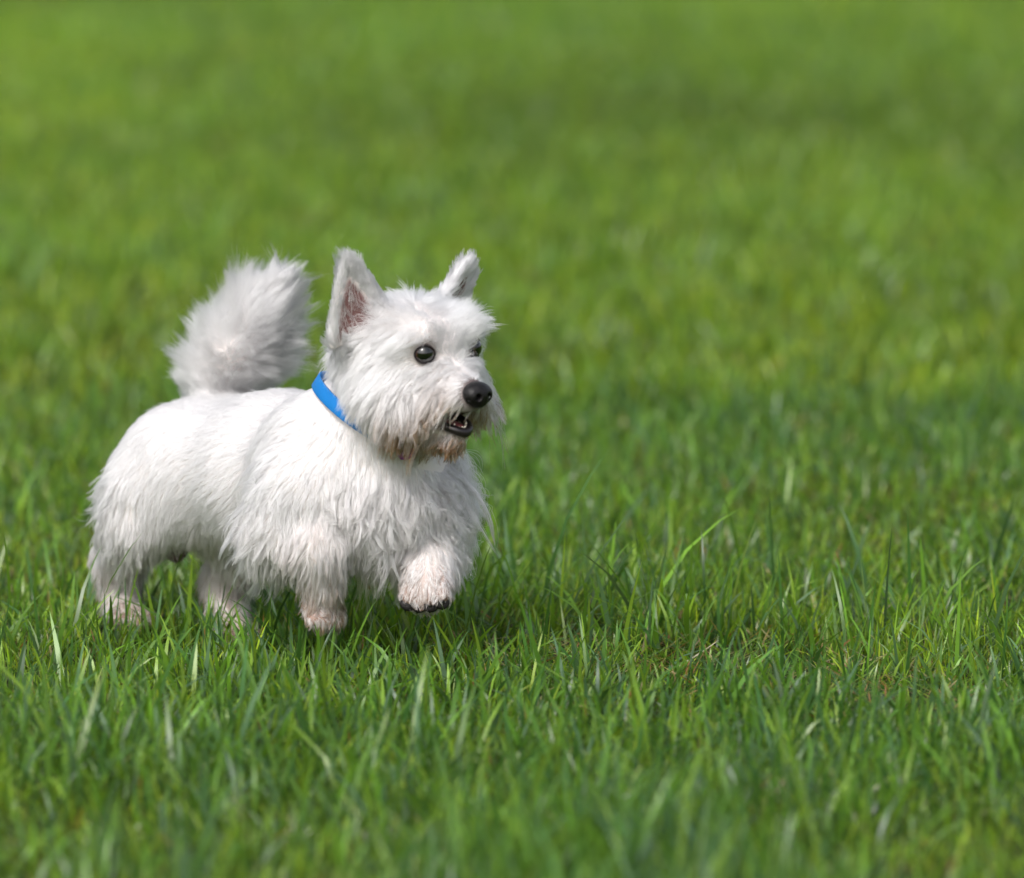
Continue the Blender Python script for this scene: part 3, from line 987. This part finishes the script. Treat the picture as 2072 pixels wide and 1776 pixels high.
# ------------------------------------------------------------------ coat
def fur_material(name, white, brown):
    m, nt, out = new_mat(name)
    h = nt.nodes.new('ShaderNodeBsdfHairPrincipled')
    h.model = 'CHIANG'
    h.parametrization = 'COLOR'
    h.inputs['Roughness'].default_value = 0.33
    h.inputs['Radial Roughness'].default_value = 0.75
    h.inputs['Coat'].default_value = 0.0
    h.inputs['Random Roughness'].default_value = 0.2
    at = nt.nodes.new('ShaderNodeAttribute'); at.attribute_name = 'tint'
    mx = nt.nodes.new('ShaderNodeMix'); mx.data_type = 'RGBA'
    sh = nt.nodes.new('ShaderNodeAttribute'); sh.attribute_name = 'shade'
    mw = nt.nodes.new('ShaderNodeMix'); mw.data_type = 'RGBA'
    mw.inputs['A'].default_value = (0.765, 0.752, 0.765, 1); mw.inputs['B'].default_value = (*white, 1)
    nt.links.new(sh.outputs['Fac'], mw.inputs['Factor']); nt.links.new(mw.outputs['Result'], mx.inputs['A'])
    mx.inputs['B'].default_value = (*brown, 1)
    nt.links.new(at.outputs['Fac'], mx.inputs['Factor'])
    nt.links.new(mx.outputs['Result'], h.inputs['Color'])
    df = nt.nodes.new('ShaderNodeBsdfDiffuse')
    rn = nt.nodes.new('ShaderNodeAttribute'); rn.attribute_name = 'lie'
    nt.links.new(rn.outputs['Vector'], df.inputs['Normal'])
    nt.links.new(mx.outputs['Result'], df.inputs['Color'])
    ms = nt.nodes.new('ShaderNodeMixShader')
    mt = nt.nodes.new('ShaderNodeAttribute'); mt.attribute_name = 'matted'
    nt.links.new(mt.outputs['Fac'], ms.inputs['Fac'])
    nt.links.new(h.outputs['BSDF'], ms.inputs[1]); nt.links.new(df.outputs['BSDF'], ms.inputs[2])
    nt.links.new(ms.outputs['Shader'], out.inputs['Surface'])
    return m


M_FUR = fur_material('white_coat', (0.89, 0.882, 0.888), (0.27, 0.120, 0.040))
TRI = np.concatenate([F[:, [0, 1, 2]], F[:, [0, 2, 3]]])


def grow(name, mask_v, count, npt=8, big=0.013, small=0.0045, rad=0.00017, len_var=.22, seed=1, length_k=1.0, clear_collar=False, wave=.055):
    g = np.random.default_rng(seed)
    a, b_, c = V[TRI[:, 0]], V[TRI[:, 1]], V[TRI[:, 2]]
    area = np.linalg.norm(np.cross(b_ - a, c - a), axis=1) * .5
    wv = A[:, 7] * mask_v
    wt = area * wv[TRI].mean(1)
    ti = g.choice(len(TRI), count, p=wt / wt.sum())
    u, v = g.random(count), g.random(count)
    fl = u + v > 1
    u[fl], v[fl] = 1 - u[fl], 1 - v[fl]
    bc = np.c_[1 - u - v, u, v]
    T = TRI[ti]
    pos = np.einsum('nk,nkd->nd', bc, V[T])
    at_ = np.einsum('nk,nkd->nd', bc, A[T])
    nn = nrm(np.einsum('nk,nkd->nd', bc, NV[T]))
    # keep the eyes, nose and collar line clear
    keep = np.ones(count, bool)
    for c_ in eye_c:
        keep &= np.linalg.norm(pos - c_, axis=1) > EYE_R + .0022
    keep &= np.linalg.norm((pos - NOSE_C) / np.array([1, 1, 1]), axis=1) > .0150
    keep &= cuts[0].dist(pos) > .0015
    pos, at_, nn = pos[keep], at_[keep], nn[keep]
    n = len(pos)
    flow = at_[:, :3]
    ft = nrm(flow - nn * (flow * nn).sum(1, keepdims=True) + 1e-6)
    # slow swirls in the lie of the coat
    sw = np.stack([vnoise(pos, 28, 20 + k) for k in range(3)], 1) * .45 + np.stack([vnoise(pos, 80, 30 + k) for k in range(3)], 1) * .35
    lift = np.clip(at_[:, 4], 0, 1)[:, None]
    d = nrm(ft * (1 - lift) + nn * lift + sw * .6 * at_[:, 6:7] + g.normal(0, .10, (n, 3)))
    ln = at_[:, 3] * length_k * np.exp(g.normal(0, len_var, n)) * (1 + .25 * vnoise(pos, 60, 41))
    pts = np.empty((n, npt, 3))
    pts[:, 0] = pos - nn * .0008
    seg = (ln / (npt - 1))[:, None]
    bend = g.normal(0, .10, (n, 3))
    gr = at_[:, 5:6] * np.array([[0, 0, -1.0]])
    cur = pts[:, 0].copy()
    for j in range(1, npt):
        cur = cur + d * seg
        dist = fld.d(cur)
        push = np.clip(.0010 + .0012 * j / npt - dist, 0, .006)
        if (push > 0).any():
            nd = fld.n(cur)
            cur = cur + nd * push[:, None]
            into = np.minimum((d * nd).sum(1, keepdims=True), 0) * (push > 0)[:, None]
            d = d - nd * into
        pts[:, j] = cur
        d = nrm(d + gr * (2.6 / npt) + bend * (1.0 / npt) * 2)
    t = np.linspace(0, 1, npt)
    # locks: strands lean together towards their tips, twice
    for spacing, power, amt in ((small, 0.65, 1.08), (big, 1.5, .60)):
        key = pos + nn * .012
        order = g.permutation(n)
        tot = area[wt > 0].sum()
        ng_ = max(30, min(n // 4, int(tot / spacing ** 2)))
        gi = order[:ng_]
        kd = KDTree(ng_)
        for q_, i_ in enumerate(gi):
            kd.insert(key[i_], q_)
        kd.balance()
        near = np.fromiter((kd.find(k_)[1] for k_ in key), int, n)
        G = gi[near]
        cl = np.clip(at_[:, 6] * amt, 0, .97)[:, None] * (t[None] ** power)
        if spacing == small:
            GS = G
        off = pts[:, :1] - pts[G][:, :1]
        target = pts[G] + off * (.10 + .25 * g.random((n, 1, 1)))
        pts = pts + (target - pts) * cl[:, :, None]
    # frizz
    ph = g.random((n, 3)) * 6.28
    fr = np.sin(t[None, :, None] * (5 + 5 * g.random((n, 1, 1))) + ph[:, None]) * (t[None, :, None] ** 1.2) * (.0007 + .012 * ln[:, None, None])
    pts += fr * .45
    # whole locks wave together; longer hair waves more
    wav = np.sin(t[None, :, None] * (3.0 + 3.0 * (ph[GS][:, None, :1] / 6.28)) + ph[GS][:, None]) - np.sin(ph[GS][:, None])
    pts += wav * (t[None, :, None]) * (wave * ln[:, None, None] + .0004) * (at_[:, 6][:, None, None])
    # nothing hangs over the eyes or nose leather
    ok = np.ones(n, bool)
    hl = (pts - HO) @ MH.T
    gape = ((hl[..., 0] > .042) & (np.abs(hl[..., 1]) < .032) & (hl[..., 2] > -.066) & (hl[..., 2] < -.043)).any(1)
    ok &= ~gape | (g.random(n)[GS] < .14)
    for c_ in eye_c:
        e = np.linalg.norm(pts - c_, axis=2).min(1)
        ok &= e > EYE_R + .0008
        # clear the line between eye and the outside along its gaze
        for sd_ in (.55, -.05):
            lk = nrm(HFW * .80 + HRT * np.sign((c_ - HO) @ HRT) * sd_ + HUP * .08)
            rel = pts - c_
            al = rel @ lk
            pr = np.linalg.norm(rel - al[..., None] * lk, axis=2)
            hi = (rel @ HUP) > .0045
            ok &= ~((al > .002) & (al < .05) & (pr < .0086) & ~(hi & (g.random(n)[GS] < .30)[:, None])).any(1) | (g.random(n) < .004)
    if clear_collar:
        rc = pts - CC
        ax_ = rc @ CN
        an_ = np.arctan2(rc @ cv, rc @ cu) % (2 * math.pi)
        rad_ = np.linalg.norm(rc - ax_[..., None] * CN, axis=2)
        rs_ = np.interp(an_, np.linspace(0, 2 * math.pi, nseg + 1), np.r_[ring_r, ring_r[0]]) + .0075
        ok &= ~((np.abs(ax_) < .0085) & (rad_ > rs_ - .012) & (rad_ < rs_ + .016) & (np.abs(fld.d((CC + (rc - ax_[..., None] * CN) * (rs_ / np.maximum(rad_, 1e-6))[..., None]).reshape(-1, 3)).reshape(rad_.shape) - .006) < .010)).any(1)
    for pc_ in PAD_C:
        ok &= (np.linalg.norm(pts - pc_, axis=2) > .0088).all(1) | (g.random(n) < .12)
    rel = (pts - (NOSE_C + HFW * .004)) @ MH.T
    ok &= ~((np.linalg.norm(rel / np.array([.020, .0168, .0150]), axis=2) < 1).any(1))
    pts, at_, pos, ln, nn = pts[ok], at_[ok], pos[ok], ln[ok], nn[ok]
    n = len(pts)
    tint = np.clip(at_[:, 8][:, None] * (0.25 + 1.0 * t[None] ** 1.3) * np.exp(g.normal(0, .45, n))[:, None] * (1 + .6 * vnoise(pos, 110, 50))[:, None], 0, 1)
    cd = bpy.data.hair_curves.new(name)
    cd.add_curves([npt] * n)
    cd.attributes['position'].data.foreach_set('vector', pts.astype(np.float32).ravel())
    ra = cd.attributes.get('radius') or cd.attributes.new('radius', 'FLOAT', 'POINT')
    prof = np.array([1.0 - .80 * q_ ** 1.6 for q_ in t])
    rr = rad * np.exp(g.normal(0, .18, n))[:, None] * prof[None]
    ra.data.foreach_set('value', rr.astype(np.float32).ravel())
    sh = cd.attributes.new('shade', 'FLOAT', 'CURVE')       # strands differ: clean, cream, greyed
    sh.data.foreach_set('value', np.clip(g.beta(2.2, 1.6, n) * .35 + .65 * g.random(len(hl))[GS[ok]], 0, 1).astype(np.float32))
    # each lock turns its face a little differently, as matted hair does
    tang = nrm(pts[:, -1] - pts[:, 0])
    lie = nrm(nn + g.normal(0, .26, (len(hl), 3))[GS[ok]] * np.clip(at_[:, 6:7] * 1.3 - .15, .1, 1) + g.normal(0, .08, (n, 3)))
    lie = nrm(lie - tang * (lie * tang).sum(1, keepdims=True) * .7 * np.clip(1 - 1.9 * at_[:, 4:5], 0, 1))
    la = cd.attributes.new('lie', 'FLOAT_VECTOR', 'CURVE')
    la.data.foreach_set('vector', lie.astype(np.float32).ravel())
    mt = cd.attributes.new('matted', 'FLOAT', 'CURVE')      # flat-lying coat scatters like a surface, standing hair like single fibres
    mt.data.foreach_set('value', np.clip(.80 - 1.15 * at_[:, 4], .12, .62).astype(np.float32))
    ta = cd.attributes.new('tint', 'FLOAT', 'POINT')
    ta.data.foreach_set('value', tint.astype(np.float32).ravel())
    cd.materials.append(M_FUR)
    o = bpy.data.objects.new(name, cd)
    COL.objects.link(o)
    attach(o, dog)
    return o


# where the collar lies round the neck
CN = nrm(np.array([.53, -.06, .82]))
CC = P(750, 838, -0.135)
cu = nrm(np.cross(CN, (0, 1, 0))); cv = np.cross(CN, cu)
prof_c, nseg = [], 72
ring_r = []
for i in range(nseg):
    a = 2 * math.pi * i / nseg
    dr = cu * math.cos(a) + cv * math.sin(a)
    tt = np.linspace(.02, .12, 200)
    dd = fld.d(CC + dr * tt[:, None])
    k = np.argmax(dd > 0)
    ring_r.append(tt[k])
ring_r = np.array(ring_r)
ring_r = np.clip(ring_r, .050, .070)
for _ in range(10):
    ring_r = (np.roll(ring_r, 1) + ring_r * 2 + np.roll(ring_r, -1)) / 4

earw = tags['ear']
is_tail = (tags['tail'] > .5).astype(float)
is_head = ((tags['head'] + earw) > .5).astype(float)
is_body = (1 - is_tail) * (1 - is_head)
# inside the ear only a few longer strands
A[:, 7] *= 1 - .93 * (ear_in > .3)
A[:, 3] += .006 * (ear_in > .3)
# ear tips carry a small tuft
for e in (EAR_N, EAR_F):
    qe = ((V - e.g['c']) @ e.g['M'].T)[:, 2] / e.g['L']
    A[:, 3] += .010 * np.clip((qe - .55) / .45, 0, 1) * (e.dist(V) < .004)
LM = L  # skin points in the head frame
muz = is_head * ((L[:, 0] > .030) & (L[:, 2] < -.026) & (L[:, 0] < .095)).astype(float)
A_keep = A.copy()
A[:, 6] = np.clip(A[:, 6] * 1.15, 0, 1)
A[:, 8] = np.clip(A[:, 8] * 1.5 + .10, 0, 1)
grow('beard', muz, int(3200 * FUR), npt=10, big=.016, small=.0070, seed=11, rad=.00021, length_k=1.12, len_var=.3, wave=.08)
A[:] = A_keep
shag = is_body * np.clip((A[:, 3] - .028) / .010, 0, 1) * np.clip(tags['leg'] * .7 + tags['chest'] * .45 + tags['belly'] * .25, 0, 1) * np.clip((V[:, 2] - .050) / .05, .15, 1)
A[:, 6] = np.clip(A[:, 6] * 1.2, 0, 1); A[:, 4] = np.clip(A[:, 4] + .16, 0, 1); A[:, 8] += .03
grow('feathering', shag, int(17000 * FUR), npt=11, big=.018, small=.0075, seed=12, rad=.00022, length_k=1.12, len_var=.30, wave=.14, clear_collar=True)
A[:] = A_keep
grow('coat', is_body, int(150000 * FUR), npt=9, big=.014, small=.0050, seed=3, clear_collar=True)
grow('head_fur', is_head, int(75000 * FUR), npt=9, big=.010, small=.0038, seed=4)
grow('tail_plume', is_tail, int(34000 * FUR), npt=9, big=.011, small=.0045, seed=5, len_var=.28)

# ------------------------------------------------------------------ collar
m_web = simple_mat('blue_webbing', (0.003, 0.160, 0.480), 0.6, 0.3, noise=.12, nscale=900, bump=.3)
m_tag = simple_mat('purple_tag', (0.16, 0.02, 0.20), 0.25, 0.6, noise=.5, nscale=220)
m_ring = simple_mat('steel_ring', (0.45, 0.45, 0.47), 0.3, 0.5)
m_ring.node_tree.nodes['Principled BSDF'].inputs['Metallic'].default_value = 1.0
v, f = [], []
wd, th = .0075, .0012
for i in range(nseg):
    a = 2 * math.pi * i / nseg
    dr = cu * math.cos(a) + cv * math.sin(a)
    base = CC + dr * (ring_r[i] + .0075)
    for (w_, t_) in ((-wd, -th), (-wd, th * .6), (-wd * .9, th), (wd * .9, th), (wd, th * .6), (wd, -th)):
        v.append(base + CN * w_ + dr * t_)
    for k in range(6):
        f.append((i * 6 + k, i * 6 + (k + 1) % 6, ((i + 1) % nseg) * 6 + (k + 1) % 6, ((i + 1) % nseg) * 6 + k))
collar = bpy.data.objects.new('dog_collar', None)
collar.location = CC
collar.empty_display_size = .03
COL.objects.link(collar)
collar['label'] = 'bright blue webbing collar round the white dog\'s neck'
collar['category'] = 'collar'
bpy.context.view_layer.update()
attach(mesh_obj('strap', v, f, m_web), collar)
tp = fld.hit(CAM, nrm(P(815, 900, -.2) - CAM), 5.9, 6.6)
tdir = nrm(tp - CC - CN * ((tp - CC) @ CN))
t0 = tp + tdir * .010 + np.array([0, 0, .006])
v, f = tube([t0 + .006 * (cu * math.cos(a) * .5 + np.array([0, 0, 1]) * math.sin(a)) for a in np.linspace(0, 2 * math.pi, 24, endpoint=False)], [.0009] * 24, 8, True)
attach(mesh_obj('ring', v, f, m_ring), collar)
td = [ell(t0 + np.array([0, -.002, -.010]), (.010, .0016, .008), np.stack([nrm(np.cross((0, 0, 1), tdir)), tdir, (0, 0, 1)]), k=.002)]
sdf_mesh('name_tag', td, [], .0009, m_tag, collar)

# ------------------------------------------------------------------ lawn
build_ground()
AVOID = [(p_[0], p_[1], .022) for p_ in (P(482, 1286, .050), P(462, 1262, .085), P(264, 1250, .082), P(243, 1225, .125))]
build_grass(AVOID)
